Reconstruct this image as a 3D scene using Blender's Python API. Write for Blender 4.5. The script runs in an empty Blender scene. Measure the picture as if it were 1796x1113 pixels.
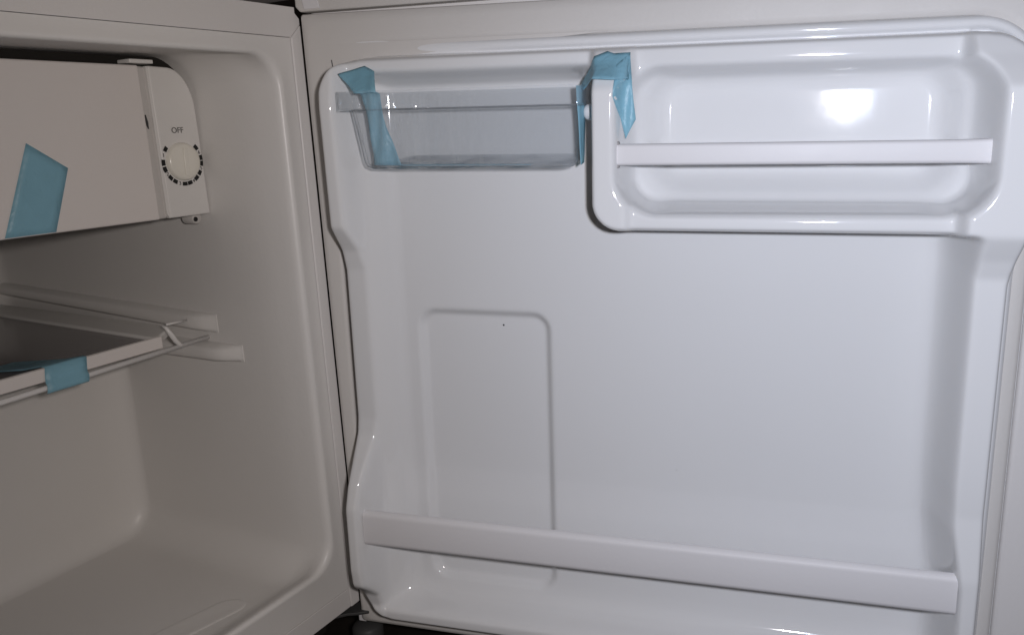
import bpy, bmesh, math, random
import numpy as np
from mathutils import Vector, Matrix
random.seed(4)
S = bpy.context.scene
C = S.collection
R = math.radians

# ------------------------------------------------------------------ camera
CAM = Vector((-0.46140, -0.45058, 0.38192))
yaw, pit, rol = R(28.6816), R(-12.3912), R(-2.4728)
fw = Vector((math.cos(yaw)*math.cos(pit), math.sin(yaw)*math.cos(pit), math.sin(pit)))
rt = fw.cross(Vector((0, 0, 1))).normalized(); up = rt.cross(fw)
r2 = rt*math.cos(rol)+up*math.sin(rol); u2 = -rt*math.sin(rol)+up*math.cos(rol)
cd = bpy.data.cameras.new('camera'); cam = bpy.data.objects.new('camera', cd); C.objects.link(cam)
M = Matrix((r2, u2, -fw)).transposed().to_4x4(); M.translation = CAM
cam.matrix_world = M
cd.sensor_width = 36; cd.lens = 1444.76/1796*36
cd.shift_x = -76.2/1796; cd.shift_y = -22.3/1796
cd.clip_start = 0.01; cd.clip_end = 60
S.camera = cam

# ------------------------------------------------------------------ door frame (u along the door from the hinge, v up, w out of its inner face)
TH = R(103.4657); RL = -0.0213689
def DP(u, v, w=0.0):
    a, b = u*math.cos(RL)-v*math.sin(RL), v*math.cos(RL)+u*math.sin(RL)
    return Vector((a*math.cos(TH+math.pi)+w*math.cos(TH+math.pi/2), a*math.sin(TH+math.pi)+w*math.sin(TH+math.pi/2), b))
DO = DP(0, 0, 0); DU = DP(1, 0, 0)-DO; DV = DP(0, 1, 0)-DO; DW = DP(0, 0, 1)-DO
DM = Matrix((DU, DV, DW)).transposed().to_4x4(); DM.translation = DO

# ------------------------------------------------------------------ world and lamps
W = bpy.data.worlds.new('World'); S.world = W; W.use_nodes = True
nt = W.node_tree; bg = nt.nodes['Background']
tc = nt.nodes.new('ShaderNodeTexCoord'); sx = nt.nodes.new('ShaderNodeSeparateXYZ'); cr = nt.nodes.new('ShaderNodeValToRGB')
mr = nt.nodes.new('ShaderNodeMapRange'); mr.inputs[1].default_value = -1; mr.inputs[2].default_value = 1
nt.links.new(tc.outputs['Generated'], sx.inputs[0]); nt.links.new(sx.outputs['Z'], mr.inputs[0]); nt.links.new(mr.outputs[0], cr.inputs[0])
nt.links.new(cr.outputs[0], bg.inputs[0])
cr.color_ramp.elements[0].position = 0.15; cr.color_ramp.elements[0].color = (.20, .150, .122, 1)
cr.color_ramp.elements[1].position = 0.80; cr.color_ramp.elements[1].color = (.42, .345, .305, 1)
bg.inputs[1].default_value = 0.10

# the phone's flash beside the lens: a wide warm die and a narrower cool one
def led(name, loc, tgt, energy, ang, col):
    ld = bpy.data.lights.new(name, 'SPOT'); lo = bpy.data.objects.new(name, ld); C.objects.link(lo)
    lo.location = loc; lo.rotation_euler = (tgt-lo.location).to_track_quat('-Z', 'Y').to_euler()
    ld.energy = energy; ld.spot_size = R(ang); ld.spot_blend = 1.0; ld.shadow_soft_size = 0.0125; ld.color = col
led('flash_warm', DP(0.371, 0.411, 0.553), DP(0.42, 0.27, 0.0), 7.7, 179, (.99, .902, .852))
led('flash_cool', DP(0.376, 0.411, 0.553), DP(0.50, 0.33, 0.0), 4.0, 115, (.36, .60, 1.0))

S.view_settings.view_transform = 'Standard'; S.view_settings.look = 'None'
S.view_settings.exposure = 0; S.view_settings.gamma = 1

# ------------------------------------------------------------------ materials
def mat(name, col, rough=.3, spec=.5, coat=0, bump=0.0, bscale=400, var=0.02, vscale=8, metal=0):
    m = bpy.data.materials.new(name); m.use_nodes = True; n = m.node_tree; b = n.nodes['Principled BSDF']
    b.inputs['Roughness'].default_value = rough; b.inputs['Specular IOR Level'].default_value = spec; b.inputs['Metallic'].default_value = metal
    b.inputs['Coat Weight'].default_value = coat; b.inputs['Coat Roughness'].default_value = .06
    t = n.nodes.new('ShaderNodeTexCoord')
    nz = n.nodes.new('ShaderNodeTexNoise'); nz.inputs['Scale'].default_value = vscale; nz.inputs['Detail'].default_value = 5
    n.links.new(t.outputs['Object'], nz.inputs['Vector'])
    mx = n.nodes.new('ShaderNodeMix'); mx.data_type = 'RGBA'
    mx.inputs['A'].default_value = (*[c*(1-var) for c in col], 1); mx.inputs['B'].default_value = (*[min(1, c*(1+var)) for c in col], 1)
    n.links.new(nz.outputs['Fac'], mx.inputs['Factor']); n.links.new(mx.outputs['Result'], b.inputs['Base Color'])
    rr = n.nodes.new('ShaderNodeMapRange'); rr.inputs[3].default_value = rough*.85; rr.inputs[4].default_value = rough*1.2
    nz2 = n.nodes.new('ShaderNodeTexNoise'); nz2.inputs['Scale'].default_value = vscale*3.1; nz2.inputs['Detail'].default_value = 4
    n.links.new(t.outputs['Object'], nz2.inputs['Vector']); n.links.new(nz2.outputs['Fac'], rr.inputs[0]); n.links.new(rr.outputs[0], b.inputs['Roughness'])
    if bump:
        bn = n.nodes.new('ShaderNodeTexNoise'); bn.inputs['Scale'].default_value = bscale; bn.inputs['Detail'].default_value = 3
        n.links.new(t.outputs['Object'], bn.inputs['Vector'])
        bb = n.nodes.new('ShaderNodeBump'); bb.inputs['Strength'].default_value = bump; bb.inputs['Distance'].default_value = .001
        n.links.new(bn.outputs['Fac'], bb.inputs['Height']); n.links.new(bb.outputs[0], b.inputs['Normal'])
    return m
M_liner = mat('glossy_white_plastic', (.74, .745, .75), .062, .5, 0, .22, 22, .012, 9)
M_cab = mat('satin_white_plastic', (.735, .72, .70), .36, .4, 0, .12, 300, .02, 7)
M_shell = mat('painted_white_steel', (.72, .70, .685), .38, .4, 0, .10, 500, .015, 6)
M_gasket = mat('white_rubber_gasket', (.62, .60, .575), .5, .3, 0, .15, 250, .025, 12)
M_bar = mat('matt_white_bar', (.71, .70, .71), .50, .35, 0, .08, 300, .015, 10)
M_flap = mat('matt_white_flap', (.74, .70, .675), .55, .3, 0, .12, 500, .02, 9)
M_groove = mat('grey_hinge_plastic', (.56, .54, .52), .45, .3)
M_knob = mat('cream_knob_plastic', (.80, .775, .70), .24, .5, .1)
M_ink = mat('black_ink', (.015, .015, .015), .5, .3)
M_pale = mat('grey_print', (.10, .095, .09), .6, .2)
M_dark = mat('dark_fill_and_gap_shade', (.02, .018, .016), .8, .2)  # near-black fill; also paints the shade in the gap above the flap
M_floor = mat('dark_speckled_floor', (.018, .015, .013), .45, .4, 0, .2, 200, .5, 120)
M_foot = mat('dark_grey_foot', (.055, .055, .055), .5, .3)
M_steel = mat('hinge_zinc_steel', (.32, .31, .30), .4, .5, 0, .1, 200, .1, 40, .7)
M_wire = mat('white_coated_wire', (.74, .73, .72), .3, .5)
M_glassdark = mat('dark_grey_shelf_glass', (.165, .150, .152), .12, .5, 0, 0, 1, .08, 5)  # dark grey base colour, opaque and glossy

def film(name, col, alpha, rough):
    m = bpy.data.materials.new(name); m.use_nodes = True; n = m.node_tree; b = n.nodes['Principled BSDF']; out = n.nodes['Material Output']
    t = n.nodes.new('ShaderNodeTexCoord'); nz = n.nodes.new('ShaderNodeTexNoise'); nz.inputs['Scale'].default_value = 60
    n.links.new(t.outputs['Object'], nz.inputs['Vector'])
    mx = n.nodes.new('ShaderNodeMix'); mx.data_type = 'RGBA'; mx.inputs['A'].default_value = (*[c*.92 for c in col], 1); mx.inputs['B'].default_value = (*[c*1.08 for c in col], 1)
    n.links.new(nz.outputs['Fac'], mx.inputs['Factor']); n.links.new(mx.outputs['Result'], b.inputs['Base Color'])
    b.inputs['Roughness'].default_value = rough
    wv = n.nodes.new('ShaderNodeTexNoise'); wv.inputs['Scale'].default_value = 130; wv.inputs['Detail'].default_value = 4; wv.inputs['Distortion'].default_value = 1.2
    n.links.new(t.outputs['Object'], wv.inputs['Vector'])
    bp = n.nodes.new('ShaderNodeBump'); bp.inputs['Strength'].default_value = .55; bp.inputs['Distance'].default_value = .0012
    n.links.new(wv.outputs['Fac'], bp.inputs['Height']); n.links.new(bp.outputs[0], b.inputs['Normal'])
    tr = n.nodes.new('ShaderNodeBsdfTransparent'); tr.inputs[0].default_value = (*[min(1, .35+c*1.3) for c in col], 1)
    ms = n.nodes.new('ShaderNodeMixShader'); ms.inputs[0].default_value = alpha
    n.links.new(tr.outputs[0], ms.inputs[1]); n.links.new(b.outputs[0], ms.inputs[2]); n.links.new(ms.outputs[0], out.inputs[0])
    return m
M_tape = film('blue_tape', (.290, .545, .680), .74, .40)

def clear_plastic():
    m = bpy.data.materials.new('clear_plastic'); m.use_nodes = True; n = m.node_tree; out = n.nodes['Material Output']; n.nodes.remove(n.nodes['Principled BSDF'])
    lw = n.nodes.new('ShaderNodeLayerWeight'); lw.inputs[0].default_value = .5
    pw = n.nodes.new('ShaderNodeMath'); pw.operation = 'POWER'; pw.inputs[1].default_value = 4.0; n.links.new(lw.outputs['Facing'], pw.inputs[0])
    fr = n.nodes.new('ShaderNodeMapRange'); fr.inputs[3].default_value = .04; fr.inputs[4].default_value = .75; n.links.new(pw.outputs[0], fr.inputs[0])
    t = n.nodes.new('ShaderNodeTexCoord'); nz = n.nodes.new('ShaderNodeTexNoise'); nz.inputs['Scale'].default_value = 45; nz.inputs['Detail'].default_value = 3
    mp = n.nodes.new('ShaderNodeMapping'); mp.inputs['Scale'].default_value = (1, .35, 1)
    n.links.new(t.outputs['Object'], mp.inputs[0]); n.links.new(mp.outputs[0], nz.inputs['Vector'])
    bb = n.nodes.new('ShaderNodeBump'); bb.inputs['Strength'].default_value = 1.0; bb.inputs['Distance'].default_value = .014
    sp = n.nodes.new('ShaderNodeSeparateXYZ'); n.links.new(t.outputs['Object'], sp.inputs[0])
    mk = n.nodes.new('ShaderNodeMapRange'); mk.inputs[1].default_value = .13; mk.inputs[2].default_value = .055; mk.inputs[3].default_value = .30; mk.inputs[4].default_value = 1.0
    n.links.new(sp.outputs['X'], mk.inputs[0]); n.links.new(mk.outputs[0], bb.inputs['Strength'])
    n.links.new(nz.outputs['Fac'], bb.inputs['Height'])
    gl = n.nodes.new('ShaderNodeBsdfGlossy'); gl.inputs['Roughness'].default_value = .07; gl.inputs[0].default_value = (1, 1, 1, 1)
    tr = n.nodes.new('ShaderNodeBsdfTransparent'); mc = n.nodes.new('ShaderNodeMix'); mc.data_type = 'RGBA'; mc.inputs['A'].default_value = (.990, .994, .997, 1); mc.inputs['B'].default_value = (.36, .42, .47, 1)
    lw2 = n.nodes.new('ShaderNodeLayerWeight'); pw2 = n.nodes.new('ShaderNodeMath'); pw2.operation = 'POWER'; pw2.inputs[1].default_value = 4.5
    n.links.new(lw2.outputs['Facing'], pw2.inputs[0]); n.links.new(pw2.outputs[0], mc.inputs['Factor']); n.links.new(mc.outputs['Result'], tr.inputs[0])
    n.links.new(bb.outputs[0], gl.inputs['Normal']); n.links.new(bb.outputs[0], lw.inputs['Normal'])
    ms = n.nodes.new('ShaderNodeMixShader'); n.links.new(fr.outputs[0], ms.inputs[0]); n.links.new(tr.outputs[0], ms.inputs[1]); n.links.new(gl.outputs[0], ms.inputs[2])
    df = n.nodes.new('ShaderNodeBsdfDiffuse'); df.inputs[0].default_value = (.84, .90, .96, 1)
    m2 = n.nodes.new('ShaderNodeMixShader'); m2.inputs[0].default_value = .055; n.links.new(ms.outputs[0], m2.inputs[1]); n.links.new(df.outputs[0], m2.inputs[2])
    n.links.new(m2.outputs[0], out.inputs[0]); return m
M_clear = clear_plastic()

# ------------------------------------------------------------------ helpers
def empty(name, label, cat, loc=(0, 0, 0)):
    o = bpy.data.objects.new(name, None); C.objects.link(o); o.location = loc; o.empty_display_size = .05
    o['label'] = label; o['category'] = cat; return o
def link(name, me, m, parent=None, door=False, smooth=True, bevel=0, seg=3, sub=0, auto=None):
    if m is not None:
        me.materials.clear(); me.materials.append(m)
    o = bpy.data.objects.new(name, me); C.objects.link(o)
    if smooth:
        for p in me.polygons: p.use_smooth = True
    if auto is not None: me.set_sharp_from_angle(angle=R(auto))
    if door: o.matrix_world = DM
    if parent is not None:
        pm = parent.matrix_world.copy() if parent.get('_m') is None else DM
        o.parent = parent
        o.matrix_parent_inverse = (DM if parent.get('_door') else Matrix.Translation(parent.location)).inverted()
    if door: o['_door'] = 1
    if bevel:
        b = o.modifiers.new('bevel', 'BEVEL'); b.width = bevel; b.segments = seg; b.limit_method = 'ANGLE'; b.angle_limit = R(40); b.harden_normals = False
    if sub:
        s = o.modifiers.new('sub', 'SUBSURF'); s.levels = sub; s.render_levels = sub
    return o
def bm_me(bm, name='m'):
    me = bpy.data.meshes.new(name); bmesh.ops.recalc_face_normals(bm, faces=bm.faces[:]); bm.to_mesh(me); bm.free(); return me
def add_box(bm, a, b):
    vs = [bm.verts.new((x, y, z)) for x in (a[0], b[0]) for y in (a[1], b[1]) for z in (a[2], b[2])]
    for f in ((0, 1, 3, 2), (4, 6, 7, 5), (0, 4, 5, 1), (2, 3, 7, 6), (0, 2, 6, 4), (1, 5, 7, 3)): bm.faces.new([vs[i] for i in f])
def box(name, a, b, m, parent=None, door=False, bevel=.001, seg=3):
    bm = bmesh.new(); add_box(bm, a, b); return link(name, bm_me(bm, name), m, parent, door, True, bevel, seg, auto=50)
def prism(name, pts, axis, lo, hi, m, parent=None, door=False, bevel=.0008, seg=3):
    """polygon in the two other axes, extruded along axis"""
    bm = bmesh.new(); A = []; B = []
    for p in pts:
        q = list(p); q.insert(axis, lo); A.append(bm.verts.new(q)); q = list(p); q.insert(axis, hi); B.append(bm.verts.new(q))
    n = len(pts); bm.faces.new(A); bm.faces.new(B[::-1])
    for i in range(n): bm.faces.new((A[i], B[i], B[(i+1) % n], A[(i+1) % n]))
    return link(name, bm_me(bm, name), m, parent, door, True, bevel, seg, auto=35)
def tube(bm, pts, r, seg=12, cap=True):
    pts = [Vector(p) for p in pts]; rings = []
    for i, p in enumerate(pts):
        d = (pts[min(i+1, len(pts)-1)]-pts[max(i-1, 0)]).normalized()
        s = d.orthogonal().normalized() if i == 0 else (s-d*s.dot(d)).normalized()
        t = d.cross(s); rr = r[i] if isinstance(r, (list, tuple)) else r
        rings.append([bm.verts.new(p+(s*math.cos(a)+t*math.sin(a))*rr) for a in [2*math.pi*k/seg for k in range(seg)]])
    for a, b in zip(rings, rings[1:]):
        for k in range(seg): bm.faces.new((a[k], a[(k+1) % seg], b[(k+1) % seg], b[k]))
    if cap: bm.faces.new(rings[0][::-1]); bm.faces.new(rings[-1])
def rrect(x0, x1, z0, z1, r, ns=40, nc=10):
    """closed loop, counter clockwise, fixed count"""
    r = max(r, 1e-5); P = []
    cs = [(x1-r, z0+r, -90), (x1-r, z1-r, 0), (x0+r, z1-r, 90), (x0+r, z0+r, 180)]
    for i, (cx, cz, a0) in enumerate(cs):
        for k in range(nc+1):
            a = R(a0+90*k/nc); P.append((cx+r*math.cos(a), cz+r*math.sin(a)))
        a = P[-1]; nx = cs[(i+1) % 4]; b = (nx[0]+r*math.cos(R(nx[2])), nx[1]+r*math.sin(R(nx[2])))
        for k in range(1, ns): P.append((a[0]+(b[0]-a[0])*k/ns, a[1]+(b[1]-a[1])*k/ns))
    return P
def loft(loops, close_last=True, close_first=False):
    bm = bmesh.new(); Rg = [[bm.verts.new(p) for p in L] for L in loops]; n = len(Rg[0])
    for a, b in zip(Rg, Rg[1:]):
        for k in range(n): bm.faces.new((a[k], a[(k+1) % n], b[(k+1) % n], b[k]))
    if close_last: bm.faces.new(Rg[-1])
    if close_first: bm.faces.new(Rg[0][::-1])
    return bm
def sst(x, a, b):
    t = np.clip((x-a)/(b-a), 0, 1); return t*t*(3-2*t)

# ================================================================== THE FLOOR UNDER THE FRIDGE
bm = bmesh.new(); add_box(bm, (-6, -6, -.075), (6, 6, -.062))
fl = link('floor', bm_me(bm), M_floor, smooth=False); fl['kind'] = 'structure'
bm = bmesh.new(); add_box(bm, (-6, 1.2, -.06), (6, 1.25, 3))
wl = link('wall', bm_me(bm), mat('dim_wall_paint', (.10, .09, .085), .8, .2, 0, .2, 60, .05, 5), smooth=False); wl['kind'] = 'structure'

# ================================================================== THE FRIDGE
fr = empty('mini_fridge', 'white compact fridge with its door swung open, showing moulded door shelves and lined interior', 'fridge', (-.24, .2, -.06))
XL = -.48; H = .47; DY = .47
T_, B_ = .4491, .0171
prism('side_panel', [(0, 0), (0, .4583), (-.0101, .4489), (-.0101, 0)], 1, 0, DY, M_shell, fr, bevel=.0010)
prism('side_panel', [(XL, 0), (XL, .4583), (XL+.0101, .4489), (XL+.0101, 0)], 1, 0, DY, M_shell, fr, bevel=.0005)
prism('top_rail', [(XL+.0042, H), (-.0042, H), (-.0042, .4660), (-.0005, .4625), (-.0005, .4583), (-.0104, T_+.0001), (XL+.0104, T_+.0001), (XL+.0005, .4583), (XL+.0005, .4625), (XL+.0042, .466)], 1, .0003, DY, M_shell, fr, bevel=.0004)
prism('bottom_rail', [(XL+.0104, .0005), (-.0104, .0005), (-.0104, B_), (XL+.0104, B_)], 1, .0006, DY-.001, M_shell, fr, bevel=.0005)
box('back_panel', (XL+.011, DY-.004, .018), (-.011, DY-.001, .448), M_shell, fr)
# table top lid with a small gap over the cabinet
box('top_lid', (XL-.004, -.004, H+.0062), (.004, DY+.002, H+.03), M_shell, fr, bevel=.004)
box('lid_spacer', (XL+.02, .03, H+.0005), (-.03, DY-.03, H+.006), M_dark, fr, bevel=.0004)

# cabinet liner: one moulded skin, flange, rounded mouth, cavity with the compressor step
def liner():
    L = []
    def ring(y, xr, zt, zb, xl, r, ns=56): return [(x, y, z) for x, z in rrect(xl, xr, zb, zt, r, ns, 10)]
    L.append(ring(.0012, -.0104, T_-.0002, B_+.0003, XL+.0104, .0004))
    L.append(ring(.0012, -.0135, T_-.003, B_+.0035, XL+.0135, .004))
    L.append(ring(.0012, -.0190, .4420, .0405, XL+.0190, .0205))
    L.append(ring(.0007, -.0212, .4398, .0425, XL+.0212, .0215))
    L.append(ring(.0008, -.0228, .4384, .0440, XL+.0228, .0218))
    L.append(ring(.0016, -.0245, .4372, .0455, XL+.0245, .0222))
    L.append(ring(.0036, -.0258, .4366, .0460, XL+.0258, .0226))
    L.append(ring(.0065, -.0266, .4368, .0452, XL+.0266, .0230))
    L.append(ring(.013, -.0275, .4380, .0425, XL+.0275, .0235))
    L.append(ring(.022, -.0287, .4397, .0368, XL+.0287, .0245))
    L.append(ring(.030, -.0296, .4408, .0353, XL+.0296, .0260))
    L.append(ring(.045, -.0300, .4412, .0350, XL+.0300, .0285))
    for y in np.linspace(.06, .375, 24): L.append(ring(float(y), -.0300, .4412, .0350, XL+.0300, .0285))
    rr = .028
    for k in range(1, 11):
        t = R(9*k); i = rr*(1-math.cos(t)); L.append(ring(.375+rr*math.sin(t), -.03-i, .4412-i, .0350+i, XL+.03+i, max(.0285-i*.85, .006)))
    last = L[-1]; cx = sum(p[0] for p in last)/len(last); cz = sum(p[2] for p in last)/len(last)
    for k in range(1, 26):
        f = 1-k/26; L.append([(cx+(x-cx)*f, y, cz+(z-cz)*f) for x, y, z in last])
    out = []
    for lp in L:
        o = []
        for x, y, z in lp:
            s = float(sst(z, .195, .222)); full = y
            if y > .06:
                sc = (.227-.06)/(.403-.06); y = .06+(y-.06)*(sc+(1-sc)*s)
            o.append((x, y, z))
        out.append(o)
    return loft(out)
link('cabinet_liner', bm_me(liner()), M_cab, fr)

# moulded shelf rails on the hinge side wall (and their twins opposite)
def rail(name, y0, y1, za, zb, zc, zd, prot, side, parent):
    """tapering moulded ledge; front end rounded out of the wall"""
    xs = -.0302 if side > 0 else XL+.0302; d = -1 if side > 0 else 1
    L = []; n = 16
    ys = [y0+(y1-y0)*(k/n)**1.6 for k in range(n+1)]
    for k, y in enumerate(ys):
        f = float(sst(y, y0-.001, y0+.018)); p = prot*(.03+.97*f); t = (y-y0)/(y1-y0)
        zt = za+(zc-za)*t; zb_ = zb+(zd-zb)*t
        g = .0035
        L.append([(xs-d*.003, y, zb_), (xs+d*p*.1, y, zb_), (xs+d*(p*.8), y, zb_+g*.5), (xs+d*p, y, zb_+g), (xs+d*p, y, zt-g), (xs+d*p*.8, y, zt-g*.5), (xs+d*p*.1, y, zt), (xs-d*.003, y, zt)])
    return link(name, bm_me(loft(L, True, True)), M_cab, parent, auto=60)
for sd in (1, -1):
    rail('shelf_rail', .092, .385, .2455, .2305, .2560, .2440, .0072, sd, fr)
    rail('shelf_rail', .0665, .385, .2225, .2090, .2270, .2080, .0120, sd, fr)

# shallow pressed outline in the cabinet floor
def floor_press():
    L = []
    for (o, z) in ((0, .0348), (.0012, .0354), (.0026, .0356), (.0046, .0356), (.0070, .0354)):
        P = rrect(-.41+o, -.0790-o, .0300+o, .0560-o, .0128-o, 24, 8)
        L.append([(x, y+max(0, -x-.079)*.22, z) for x, y in P])
    return loft(L)
link('floor_pressing', bm_me(floor_press()), M_cab, fr)

# freezer compartment
YF = .0825
fz = box('freezer_box', (-.445, YF+.010, .331), (-.0745, .36, .4290), M_cab, fr, bevel=.004)
fp = prism('freezer_flap', [(-.437, .3283), (-.0738, .3262), (-.0742, .4335), (-.437, .4352)], 1, YF, YF+.005, M_flap, fr, bevel=.0012)
prism('flap_hinge_strip', [(-.0736, .3262), (-.0655, .3262), (-.0668, .4330), (-.0740, .4333)], 1, YF+.0030, YF+.012, M_groove, fr, bevel=.0015)
prism('flap_hinge_strip', [(-.0678, .3300), (-.0660, .3262), (-.0656, .3262), (-.0668, .4330), (-.0684, .4330)], 1, YF+.0002, YF+.0032, M_cab, fr, bevel=.0006)
box('hinge_tab', (-.0826, YF-.0035, .4345), (-.0645, YF+.010, .4372), M_cab, fr, bevel=.0006)
prism('hinge_slot', [(-.0730, .399), (-.0722, .400), (-.0712, .395), (-.0712, .390), (-.0722, .392)], 1, YF+.0018, YF+.0031, M_foot, fr, bevel=.0002)
# near-black sheet standing in for the shade in the gap above the flap
prism('painted_gap_shade', [(-.437, .4355), (-.0745, .4338), (-.050, .4330), (-.036, .425), (-.0312, .414), (-.0311, .4405), (-.437, .4405)], 1, YF+.0105, YF+.014, M_dark, fr, bevel=.0003)
# control panel
pp = [(-.0655, .3262), (-.0303, .3258), (-.0308, .352), (-.0312, .385), (-.0316, .402)]
for k in range(1, 11):
    a = R(90*k/10*.97); pp.append((-.0316-.0200*(1-math.cos(a)), .402+.0308*math.sin(a)))
pp += [(-.0668, .4334)]
cp = prism('control_panel', pp, 1, YF, YF+.030, M_cab, fr, bevel=.0014, seg=4)
box('panel_housing', (-.0645, YF+.0305, .330), (-.0315, .26, .424), M_cab, fr, bevel=.003)
# knob
KX, KZ = -.0490, .3660
def cyl_loft(prof, cx, cz, seg=48, y0=YF):
    return loft([[(cx+r*math.cos(2*math.pi*k/seg), y0-d, cz+r*math.sin(2*math.pi*k/seg)) for k in range(seg)] for r, d in prof])
link('knob', bm_me(cyl_loft([(.0139, -.0004), (.0139, .0006), (.0136, .0012), (.0131, .0026), (.0125, .0033), (.0110, .0037), (.0080, .0038)], KX, KZ)), M_knob, cp, auto=50)
prism('knob_grip', [(KX-.0020, KZ-.0100), (KX+.0016, KZ-.0104), (KX+.0022, KZ+.0095), (KX-.0012, KZ+.0100)], 1, YF-.0045, YF-.0036, M_knob, cp, bevel=.0009)
# black dashes of the dial scale
def ringdash(a0, a1, r0=.0147, r1=.0175):
    n = 4; A = []
    for k in range(n+1): a = R(a0+(a1-a0)*k/n); A.append((KX+r1*math.cos(a), KZ+r1*math.sin(a)))
    for k in range(n, -1, -1): a = R(a0+(a1-a0)*k/n); A.append((KX+r0*math.cos(a), KZ+r0*math.sin(a)))
    return A
dash = [(137, 150), (172, 187), (190, 204), (216, 229), (232, 245), (261, 275), (277, 291), (302, 316), (320, 333), (346, 359), (1, 14), (30, 44)]
for a0, a1 in dash:
    prism('scale_mark', ringdash(a0, a1), 1, YF-.0003, YF+.0004, M_ink, cp, bevel=0)
def text(s, x, z, size, name, parent, m=M_ink, y=YF-.0003, rot=0):
    cu = bpy.data.curves.new('t', 'FONT'); cu.body = s; cu.size = size; cu.align_x = 'CENTER'; cu.align_y = 'CENTER'; cu.extrude = .0001
    o = bpy.data.objects.new('t', cu); C.objects.link(o)
    dg = bpy.context.evaluated_depsgraph_get(); me = bpy.data.meshes.new_from_object(o.evaluated_get(dg)); bpy.data.objects.remove(o)
    me.transform(Matrix.Translation((x, y, z)) @ Matrix.Rotation(R(90), 4, 'X') @ Matrix.Rotation(R(rot), 4, 'Z'))
    return link(name, me, m, parent, smooth=False)
text('OFF', -.0500, .3885, .0058, 'lettering', cp, M_pale)
for i, a in enumerate((161, 210, 253, 296.5, 339.5, 22)):
    text(str(i+1), KX+.0162*math.cos(R(a)), KZ+.0162*math.sin(R(a)), .0038, 'lettering', cp, rot=0)
# small nub with a hole under the panel
nb = link('screw_boss', bm_me(cyl_loft([(.0046, -.012), (.0046, -.001), (.0040, 0), (.003, .0002)], -.0365, .3228, 24, YF+.008)), M_groove, fr, auto=50)
link('screw_hole', bm_me(cyl_loft([(.0019, 0), (.0017, .0006)], -.0385, .3222, 16, YF+.0080)), M_ink, nb)

# feet and lower hinge
def disc_z(name, x, y, r, z0, z1, m, par, sc=1):
    L = [[(x+rr*math.cos(2*math.pi*k/32), y+rr*math.sin(2*math.pi*k/32), z) for k in range(32)] for rr, z in ((r*.9, z0), (r, z0+.003), (r, z1-.004), (r*.85, z1-.002), (r*.5, z1))]
    return link(name, bm_me(loft(L, True, True)), m, par, auto=50)
disc_z('foot', .010, .004, .013, -.0618, -.026, M_foot, fr)
for x, y in ((-.44, .03), (-.44, .42), (-.035, .42)): disc_z('foot', x, y, .019, -.0618, -.030, M_foot, fr)
box('base_pan', (XL+.012, .028, -.030), (-.012, .44, -.0002), M_dark, fr, bevel=.002)
prism('lower_hinge', [(-.030, .02), (-.012, .004), (-.009, -.001), (-.002, -.010), (.004, -.010), (.006, .006), (-.004, .02)], 2, -.0085, -.0060, M_foot, fr, bevel=.0006)

# ---------------------------------------------------------------- the door
door = prism('door', [(.0030, -.0205), (.5070, -.0205), (.5070, .4890), (-.0074, .4890)], 2, -.052, -.008, M_shell, fr, door=True, bevel=.004, seg=4)
door['_door'] = 1

# ---- moulded inner liner as one continuous sheet: ridges, racks, pocket and recess
du = .00075
us = np.arange(.006, .4795, du); vs = np.arange(-.0085, .4485, du)
U, V = np.meshgrid(us, vs)
def sdr(U, V, u0, u1, v0, v1, r):
    cx, cy, hx, hy = (u0+u1)/2, (v0+v1)/2, (u1-u0)/2-r, (v1-v0)/2-r
    dx = np.abs(U-cx)-hx; dy = np.abs(V-cy)-hy
    return np.hypot(np.maximum(dx, 0), np.maximum(dy, 0))+np.minimum(np.maximum(dx, dy), 0)-r
def lin(x, xs, ys): return np.interp(x, xs, ys)
def blur(A, s):
    k = int(4*s/du)+1; g = np.exp(-.5*(np.arange(-k, k+1)*du/s)**2); g /= g.sum()
    def one(B):
        P = np.pad(B, ((0, 0), (k, k)), 'edge'); O = np.zeros_like(B)
        for i, w in enumerate(g): O += w*P[:, i:i+B.shape[1]]
        return O
    return one(one(A).T).T
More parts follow.
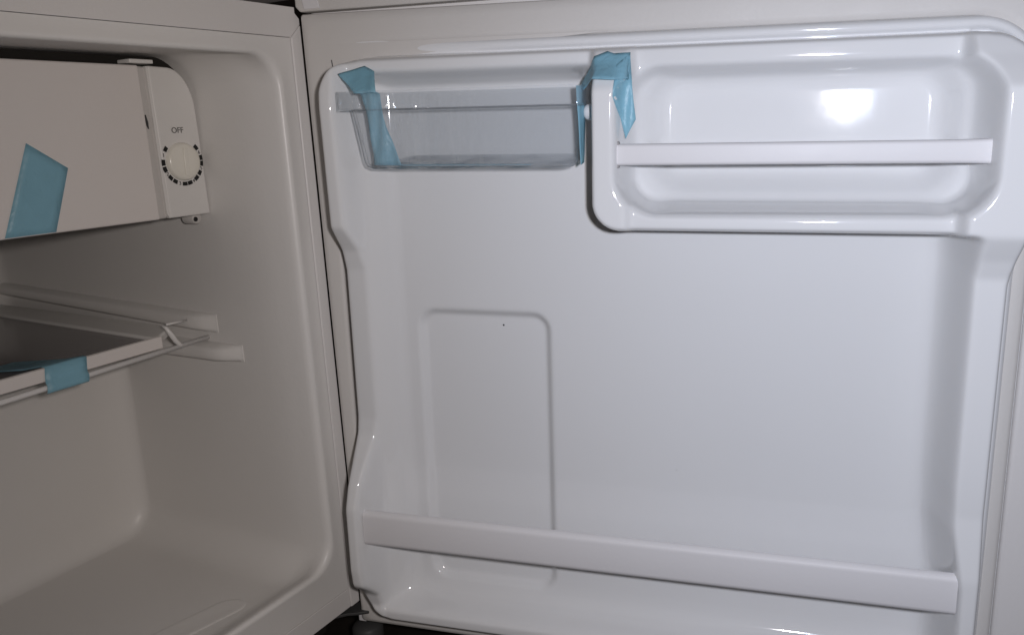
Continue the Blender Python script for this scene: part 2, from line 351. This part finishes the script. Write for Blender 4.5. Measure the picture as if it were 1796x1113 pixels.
def height():
    foot = sdr(np.where(U > .3, U-.0045*sst(V, .286, .326), U), V, .0205, .4565, .0045, .4325, .026)          # <0 inside the moulded block
    # ridge crest heights
    hL = lin(V, [0, .020, .031, .046, .060, .110, .126, .160, .172, .285, .300, .318, .40, .43], [.030, .030, .033, .050, .052, .052, .046, .024, .0215, .0215, .026, .040, .043, .040])
    hR = lin(V, [0, .022, .034, .050, .105, .125, .145, .294, .305, .320, .40, .418, .43], [.030, .030, .036, .049, .049, .046, .043, .044, .049, .059, .059, .044, .036])
    hT = .029+.0*U
    hB = .030+.0*U
    # inner walls measured from the crest edge inwards: steep first, then a broad fillet
    prof_d = [-1, 0, .0035, .008, .014, .022, .032, .040]; prof_h = [.2, .058, .040, .0225, .0105, .0035, .0005, 0]
    wl = lin(U-.0325, [-1, 0, .003, .0070, .0270, .0290], [.2, .058, .038, .0215, .0012, 0])
    cR = lin(V, [0, .095, .135, .165, .30, .315, .34], [.4440, .4432, .4378, .4368, .4362, .4350, .4375])
    wr = lin(cR-U, [-1, 0, .0030, .0060, .0095, .0140, .0200, .0290, .038], [.2, .058, .036, .0205, .0110, .0062, .0030, .0008, 0])
    wb = lin(V-.0165, [-1, 0, .0022, .005, .0085, .015, .023, .032], [.2, .031, .0245, .0150, .0090, .0045, .0014, 0])
    wt = lin(.4215-V, [-1, 0, .0035, .0065, .0105, .014], [.2, .031, .016, .006, .001, 0])
    hl = np.minimum(hL, wl); hr = np.minimum(hR, wr); hb = np.minimum(hB, wb); ht = np.minimum(hT, wt)
    # soft union so that corners of the well are rounded
    def smax(a, b, k=.010):
        h = np.clip(.5+.5*(a-b)/k, 0, 1); return b+(a-b)*h+k*h*(1-h)*.55
    main = smax(smax(hl, hb), smax(hr, ht))
    main = np.maximum(main, 0)
    main = np.maximum(main, .0016*sst(U, .0615, .0660)*sst(V, .035, .060))
    # bottle recess
    rec = sdr(U, V, .0715, .1695, .0360, .2520, .012)
    main = main-.0052*(1-sst(rec, -.0014, .0010))
    # pocket
    po = sdr(U, V, .2105, .60, .3175, .60, .019)                 # its outer side
    pi = -sdr(U, V, .2278, .4395, .3288, .4225, .025)            # distance inwards
    wp1 = lin(pi, [-1, 0, .0025, .0055, .0080, .0095], [.2, .060, .034, .0225, .006, 0])
    pi2 = -sdr(U, V, .2455, .4225, .3450, .4155, .020)
    wp = np.maximum(wp1, lin(pi2, [-.03, -.012, -.004, 0, .004, .008, .011], [.0225, .0190, .0130, .0075, .0028, .0005, 0]))+.028*np.clip(U-.2455, 0, .18)
    crest = np.where(U < .235, lin(V, [.30, .405, .424, .434], [.052, .052, .038, .030]), lin(V, [.30, .335, .40, .43], [.0475, .0475, .028, .028]))
    crest = np.where(U > .425, np.maximum(hR, crest), crest)
    pocket = np.minimum(crest, wp)
    inside = po < 0
    h = np.where(inside, np.maximum(pocket, np.where(pi > .02, 0, 0)), main)
    h = np.where(inside & (U > .4390), hR, h)
    h = np.where(foot < 0, h, 0)
    h = blur(h, .0016)
    # bead of the flange round the block, with a groove on either side; it flattens out towards the hinge
    f2 = blur(foot, .001)
    d = (f2-.0058)/.0046
    left = (1-sst(U, .022, .032))*(1-sst(V, .392, .412))
    k = sst(U, .050, .170)
    base = .0030-.0060*k-.014*left
    amp = .0030+.0028*k
    bead = np.where(np.abs(d) < 1, base+(amp-base)*np.sqrt(np.clip(1-d*d, 0, 1))**.8*(1-left), base)
    bead = np.where(f2 > 0, bead, -1)
    h = np.where(f2 > 0, bead, h)
    return blur(h, .0007)
HM = height()
def hw(u, v):
    i = min(max((u-us[0])/du, 0), len(us)-2); j = min(max((v-vs[0])/du, 0), len(vs)-2)
    a, b = int(i), int(j); fx, fy = i-a, j-b
    return float(HM[b, a]*(1-fx)*(1-fy)+HM[b, a+1]*fx*(1-fy)+HM[b+1, a]*(1-fx)*fy+HM[b+1, a+1]*fx*fy)
def grid_mesh(U, V, Wd, name):
    ny, nx = U.shape; co = np.stack([U, V, Wd], -1).reshape(-1, 3).astype(np.float32)
    idx = np.arange(nx*ny).reshape(ny, nx); q = np.stack([idx[:-1, :-1], idx[:-1, 1:], idx[1:, 1:], idx[1:, :-1]], -1).reshape(-1, 4).astype(np.int32)
    me = bpy.data.meshes.new(name); me.vertices.add(len(co)); me.vertices.foreach_set('co', co.ravel())
    me.loops.add(q.size); me.loops.foreach_set('vertex_index', q.ravel()); me.polygons.add(len(q))
    me.polygons.foreach_set('loop_start', np.arange(0, q.size, 4, dtype=np.int32)); me.polygons.foreach_set('loop_total', np.full(len(q), 4, dtype=np.int32))
    me.update(calc_edges=True); me.validate(); return me
me = grid_mesh(U, V, HM, 'door_liner')
me.polygons.foreach_set('use_smooth', np.ones(len(me.polygons), dtype=bool))
lnr = link('door_liner', me, M_liner, door, door=True, smooth=False)

# gasket: flat magnetic frame round the liner
def ring_frame(name, outer, inner, prof, m, parent):
    """outer / inner = (u0,u1,v0,v1,r); prof = list of (t, w) from outer (0) to inner (1)"""
    L = []
    for t, w in prof:
        a = [outer[i]+(inner[i]-outer[i])*t for i in range(5)]
        L.append([(x, y, w) for x, y in rrect(*a, 30, 12)])
    return link(name, bm_me(loft(L, False)), m, parent, door=True)
def gasket_loops():
    L = []
    for t, w in ((0, -.009), (0, .0018), (.04, .0030), (.30, .0034), (.80, .0034), (.97, .0028), (1.0, .0016), (1.0, -.004)):
        u0 = .0021+(.0105-.0021)*t; u1 = .4740+(.4650-.4740)*t; v0 = -.016+(-.0055+.016)*t; v1 = .4648+(.4425-.4648)*t; r = .002+(.034-.002)*t
        P = rrect(u0, u1, v0, v1, r, 30, 12)
        L.append([(x-(.0214*y*(1-t) if x < .2 else 0), y+(.0035*(1-t)*max(0, min(1, (.2-x)/.2))*0), w) for x, y in P])
    return loft(L, False)
gk = link('gasket', bm_me(gasket_loops()), M_gasket, door, door=True)
prism('gasket_corner', [(.0090, .385), (.0090, .4436), (.215, .4436), (.210, .4431), (.110, .4370), (.075, .4338), (.060, .4338), (.046, .4325), (.034, .4275), (.0260, .4190), (.0215, .4080), (.0200, .385)], 2, -.002, .00345, M_gasket, gk, door=True, bevel=0)
prism('gasket_seam', [(.0152, .4255), (.0158, .4255), (.0149, .4330), (.0143, .4330)], 2, .0034, .0037, M_foot, gk, door=True, bevel=0)
# end cap along the top of the door with its little corner plug
prism('end_cap', [(-.0076, .4664), (.5060, .4730), (.5060, .4885), (-.0112, .4885), (-.0110, .4700)], 2, -.0085, .0036, M_gasket, door, door=True, bevel=.0012)
prism('corner_plug', [(-.0034, .4678), (.0090, .4684), (.0074, .4756), (-.0048, .4750)], 2, .0034, .0048, M_bar, door, door=True, bevel=.0005)
# rounded outer rim of the door skin on the free side
box('door_rim', (.4755, -.020, -.0085), (.5068, .4650, .0005), M_shell, door, door=True, bevel=.003, seg=4)
# two retaining bars
def bar(name, u0, u1, v0, v1, w0, w1, rad, flare=0):
    n = 24; L = []
    for k in range(n+1):
        t = k/n; u = u0+(u1-u0)*t; e = flare*max(0, (t-.9)/.1)**2
        a, b = v0-e, v1+e; r = min((b-a)*.28, rad); P = []
        for (cx, cy, a0) in ((w1-r, a+r, -90), (w1-r, b-r, 0)):
            for j in range(6):
                an = R(a0+18*j); P.append((u, cy+r*math.sin(an), cx+r*math.cos(an)))
        P += [(u, b, w0), (u, b-.002, w0), (u, a+.002, w0), (u, a, w0)]
        L.append(P)
    return link(name, bm_me(loft(L, True, True)), M_bar, door, door=True, bevel=0, auto=40)
b1 = bar('retaining_bar', .0345, .4418, .0790, .1066, .0410, .0460, .0042)
b1['label'] = 'broad flat white bar across the bottom rack'
b2 = bar('retaining_bar', .2270, .4400, .3598, .3728, .0415, .0470, .0022, .0006)
b2['label'] = 'narrow rounded white bar across the top pocket'
M_socket = mat('painted_slot_shade', (.33, .32, .32), .5, .3)  # grey tone puts the shade of the bar slots into solid blocks
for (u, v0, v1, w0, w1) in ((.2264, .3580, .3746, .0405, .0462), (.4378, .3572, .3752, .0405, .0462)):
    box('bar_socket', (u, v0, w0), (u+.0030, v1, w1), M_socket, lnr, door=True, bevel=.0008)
# tiny pin holes / specks
for u, v, r in ((.1345, .2425, .0007), (.2622, .1425, .00028)):
    w = hw(u, v)+.0002
    L = [[(u+q*math.cos(2*math.pi*k/12), v+q*math.sin(2*math.pi*k/12), w+z) for k in range(12)] for q, z in ((r, 0), (r*.8, .0001))]
    link('pin_hole', bm_me(loft(L)), M_ink, lnr, door=True)
# pip on the divider that holds the tray
L = [[(.2085+d, .3925+r*math.cos(2*math.pi*k/16), .030+r*math.sin(2*math.pi*k/16)) for k in range(16)] for r, d in ((.0052, .004), (.0050, -.002), (.0040, -.0036), (.002, -.0044))]
link('tray_pip', bm_me(loft(L)), M_bar, lnr, door=True)
# hinge pin block at the bottom corner of the door
box('hinge_block', (-.0030, -.0195, -.010), (.0040, -.0085, -.0005), M_bar, door, door=True, bevel=.001)

# ================================================================== SHELF
ZS = .2365
sh = empty('shelf', 'dark grey glass shelf with white frame and front wire, resting on the wall ledges', 'shelf', (-.24, .105, .23))
xr0, xl0 = -.047, -.433
prism('glass_pane', [(xl0+.028, .1085), (-.0760, .1085), (-.0650, .385), (xl0+.028, .385)], 2, ZS-.0045, ZS-.0020, M_glassdark, sh, bevel=0)
prism('frame_side', [(-.0775, .1070), (-.0715, .1070), (-.0450, .1280), (-.0390, .395), (-.0640, .395)], 2, ZS-.0060, ZS+.0005, M_cab, sh, bevel=.0015)
prism('frame_side', [(xl0, .1070), (xl0+.0295, .1070), (xl0+.0295, .395), (xl0, .395)], 2, ZS-.0060, ZS+.0005, M_cab, sh, bevel=.0015)
prism('frame_back', [(xl0+.030, .3855), (-.0650, .3855), (-.0645, .398), (xl0+.030, .398)], 2, ZS-.0060, ZS+.0005, M_cab, sh, bevel=.0012)
prism('frame_front', [(.1048, ZS-.0088), (.1048, ZS+.0002), (.1068, ZS+.0006), (.1090, ZS-.0004), (.1090, ZS-.0088)], 0, xl0, -.0712, M_flap, sh, bevel=.0004)
bm = bmesh.new(); tube(bm, [(-.447, .1035, .2225), (-.2, .1036, .2229), (-.0305, .1045, .2262)], .0019, 12); link('front_wire', bm_me(bm), M_wire, sh)
bm = bmesh.new(); tube(bm, [(-.0675, .108, .2440), (-.0660, .1055, .2420), (-.0640, .1040, .2370), (-.0610, .1035, .2310), (-.0570, .1040, .2262), (-.053, .1045, .2245)], [.0006, .0014, .0019, .0019, .0017, .0008], 10); link('corner_clip', bm_me(bm), M_wire, sh)
bm = bmesh.new(); tube(bm, [(-.0640, .1075, .2440), (-.050, .112, .2425), (-.036, .1195, .2405)], .0009, 8); link('side_wire', bm_me(bm), M_wire, sh)

# ================================================================== EGG TRAY
tr = empty('door_tray', 'small clear plastic tray in the upper corner of the open door, beside the pocket', 'tray', DP(.12, .36, .02))
def tray():
    def loop(v, uf0, uf1, ub0, ub1, w0, w1, r, inset=0):
        uf0 += inset; ub0 += inset; uf1 -= inset; ub1 -= inset; w0 += inset; w1 -= inset
        P = []; n = 8
        lift = .0062*min(1, max(0, (.4-v)/.0415))
        cs = [((uf1, w1), (-1, -1), 0), ((uf0, w1), (1, -1), 90), ((ub0, w0), (1, 1), 180), ((ub1, w0), (-1, 1), 270)]
        for (pu, pw), (su, sw), a0 in cs:
            cx, cw = pu+su*r, pw+sw*r
            for k in range(n+1): a = R(a0+90*k/n); ww = cw+r*math.sin(a); P.append((cx+r*math.cos(a), v+lift*(w1-ww)/(w1-w0), ww))
        return P
    def body(t, ins=0, dv=0):
        return loop(.398+(.3585-.398)*t+dv, .0475+.0075*t, .2035-.0015*t, .0655+.006*t, .2025-.002*t, .007+.002*t, .0470-.001*t, .008, ins)
    L = [loop(.3965, .0400, .2072, .0600, .2065, .0055, .0488, .0035), loop(.4088, .0400, .2072, .0600, .2065, .0055, .0488, .0035),
         loop(.4092, .0404, .2068, .0604, .2061, .0059, .0484, .0035), loop(.4088, .0408, .2064, .0608, .2057, .0063, .0480, .0032), loop(.3980, .0408, .2064, .0608, .2057, .0063, .0480, .0032)]
    L += [body(0.0, .0014)]
    for t in (.3, .6, .9): L.append(body(t, .0014))
    L += [body(.96, .0018, .0006), body(1.0, .0035, .0014), body(1.0, .006, .0016)]
    inner = L
    O = [L[0], body(.01)]
    for t in (.3, .6, .9): O.append(body(t))
    O += [body(.97, .0006), body(1.0, .0022, 0), body(1.0, .005, -.0001)]
    bm = loft(inner); 
    Rg = [[bm.verts.new(p) for p in l] for l in O]; n = len(Rg[0])
    for a, b in zip(Rg, Rg[1:]):
        for k in range(n): bm.faces.new((b[k], b[(k+1) % n], a[(k+1) % n], a[k]))
    bm.faces.new(Rg[-1][::-1]); bmesh.ops.remove_doubles(bm, verts=bm.verts[:], dist=1e-6)
    return bm
link('tray_shell', bm_me(tray()), M_clear, tr, door=True, auto=50)

# ================================================================== BLUE TAPE
def patch(name, rows, label, space_door=True, thick=.00012):
    """rows: list of rows of 3D points (door or world space)"""
    bm = bmesh.new(); Vt = [[bm.verts.new(p) for p in r] for r in rows]
    for a, b in zip(Vt, Vt[1:]):
        for k in range(len(a)-1): bm.faces.new((a[k], a[k+1], b[k+1], b[k]))
    me = bpy.data.meshes.new(name); bm.to_mesh(me); bm.free()
    o = link(name, me, M_tape, None, door=space_door)
    s = o.modifiers.new('thickness', 'SOLIDIFY'); s.thickness = thick; s.offset = 1
    o['label'] = label; o['category'] = 'tape'; o['group'] = 'blue packing tape strips'
    return o
def lerp(a, b, t): return tuple(x+(y-x)*t for x, y in zip(a, b))
def quadgrid(p00, p01, p11, p10, nu, nv):   # p00-p01 first row
    return [[lerp(lerp(p00, p01, i/nu), lerp(p10, p11, i/nu), j/nv) for i in range(nu+1)] for j in range(nv+1)]
# freezer flap
g = quadgrid((-.159, YF-.0004, .3838), (-.1353, YF-.0004, .3670), (-.1498, YF-.0004, .3276), (-.1813, YF-.0004, .3278), 6, 10)
g.append([(p[0], YF+.002, .3266) for p in g[-1]])
patch('tape_strip', g, 'slanted blue tape strip stuck on the white freezer flap, its lower end folded under', False)
# shelf front
g = []
for (y, z) in ((.150, ZS-.0012), (.120, ZS-.0008), (.1085, ZS+.0010), (.1044, ZS+.0008), (.1042, ZS-.006), (.1036, ZS-.0092), (.1018, ZS-.0112), (.1014, ZS-.0140), (.1016, ZS-.0158), (.1026, ZS-.0166)):
    s = max(0, (y-.11))*.6; q = max(0, ZS-z)*.16; g.append([(-.1600+(-.1308+.1600)*k/6-s-q, y, z) for k in range(7)])
patch('tape_strip', g, 'square blue tape piece wrapped over the front edge of the glass shelf', False)
# tray end: stuck over the upper left corner ridge, then down through the tray
def span(left, right, nu, nv, wob=.0004, seed=0):
    rows = []
    def at(P, t):
        t *= len(P)-1; i = min(int(t), len(P)-2); return lerp(P[i], P[i+1], t-i)
    for j in range(nv+1):
        a, b = at(left, j/nv), at(right, j/nv); r = []
        for k in range(nu+1):
            u, v, w = lerp(a, b, k/nu); w += wob*math.sin(k*1.1+j*.7+seed)
            r.append((u, v, max(w, hw(u, v)+.0007)))
        rows.append(r)
    return rows
def multi(name, grids, label):
    bm = bmesh.new()
    for rows in grids:
        Vt = [[bm.verts.new(p) for p in r] for r in rows]
        for a, b in zip(Vt, Vt[1:]):
            for k in range(len(a)-1): bm.faces.new((a[k], a[k+1], b[k+1], b[k]))
    me = bpy.data.meshes.new(name); bm.to_mesh(me); bm.free()
    o = link(name, me, M_tape, None, door=True); s = o.modifiers.new('thickness', 'SOLIDIFY'); s.thickness = .00012; s.offset = 1
    o['label'] = label; o['category'] = 'tape'; o['group'] = 'blue packing tape strips'
    return o
multi('tape_strip', [
    span([(.0391, .4210, .0405), (.0470, .4145, .044), (.0548, .4076, .0492)], [(.0543, .4261, .031), (.0625, .4223, .034), (.0702, .4081, .0492)], 8, 10),
    span([(.0548, .4076, .0492), (.0560, .4084, .0470), (.0570, .4070, .0445), (.0598, .3835, .040), (.0606, .3612, .040)], [(.0702, .4081, .0492), (.0705, .4084, .0470), (.0702, .4070, .0445), (.0722, .3833, .040), (.0815, .3609, .040)], 8, 26, .0012),
    span([(.0606, .3612, .0405), (.0900, .3606, .041), (.1700, .3604, .0405)], [(.0640, .3618, .020), (.0900, .3618, .028), (.1720, .3608, .034)], 4, 14, .0003)],
    'blue tape strip over the upper left door corner, running down inside the clear tray')
multi('tape_strip', [
    span([(.2020, .4030, .0350), (.2090, .4075, .0440), (.2145, .4118, .0530), (.2210, .4113, .0537), (.2275, .4108, .0534), (.2345, .4110, .0400)],
         [(.2036, .4110, .0300), (.2125, .4258, .0315), (.2150, .4266, .0330), (.2205, .4287, .0310), (.2248, .4271, .0330), (.2348, .4274, .0345)], 8, 30, .0002)],
    'blue tape strip folded over the top of the white divider, next to the clear tray')
multi('tape_strip', [
    span([(.2275, .4200, .0420), (.2268, .4012, .0415), (.2325, .3757, .0400)], [(.2348, .4270, .0350), (.2366, .4076, .0400), (.2389, .3875, .0400)], 6, 16, .0006)],
    'loose pointed end of blue tape hanging inside the top pocket above the narrow bar')
multi('tape_strip', [
    span([(.2026, .4085, .0440), (.2040, .3600, .0400)], [(.2062, .4090, .0320), (.2040, .3612, .0300)], 3, 14, .0004)],
    'thin folded edge of blue tape running down the divider side of the clear tray')
for o in list(S.objects):
    if '_door' in o: del o['_door']
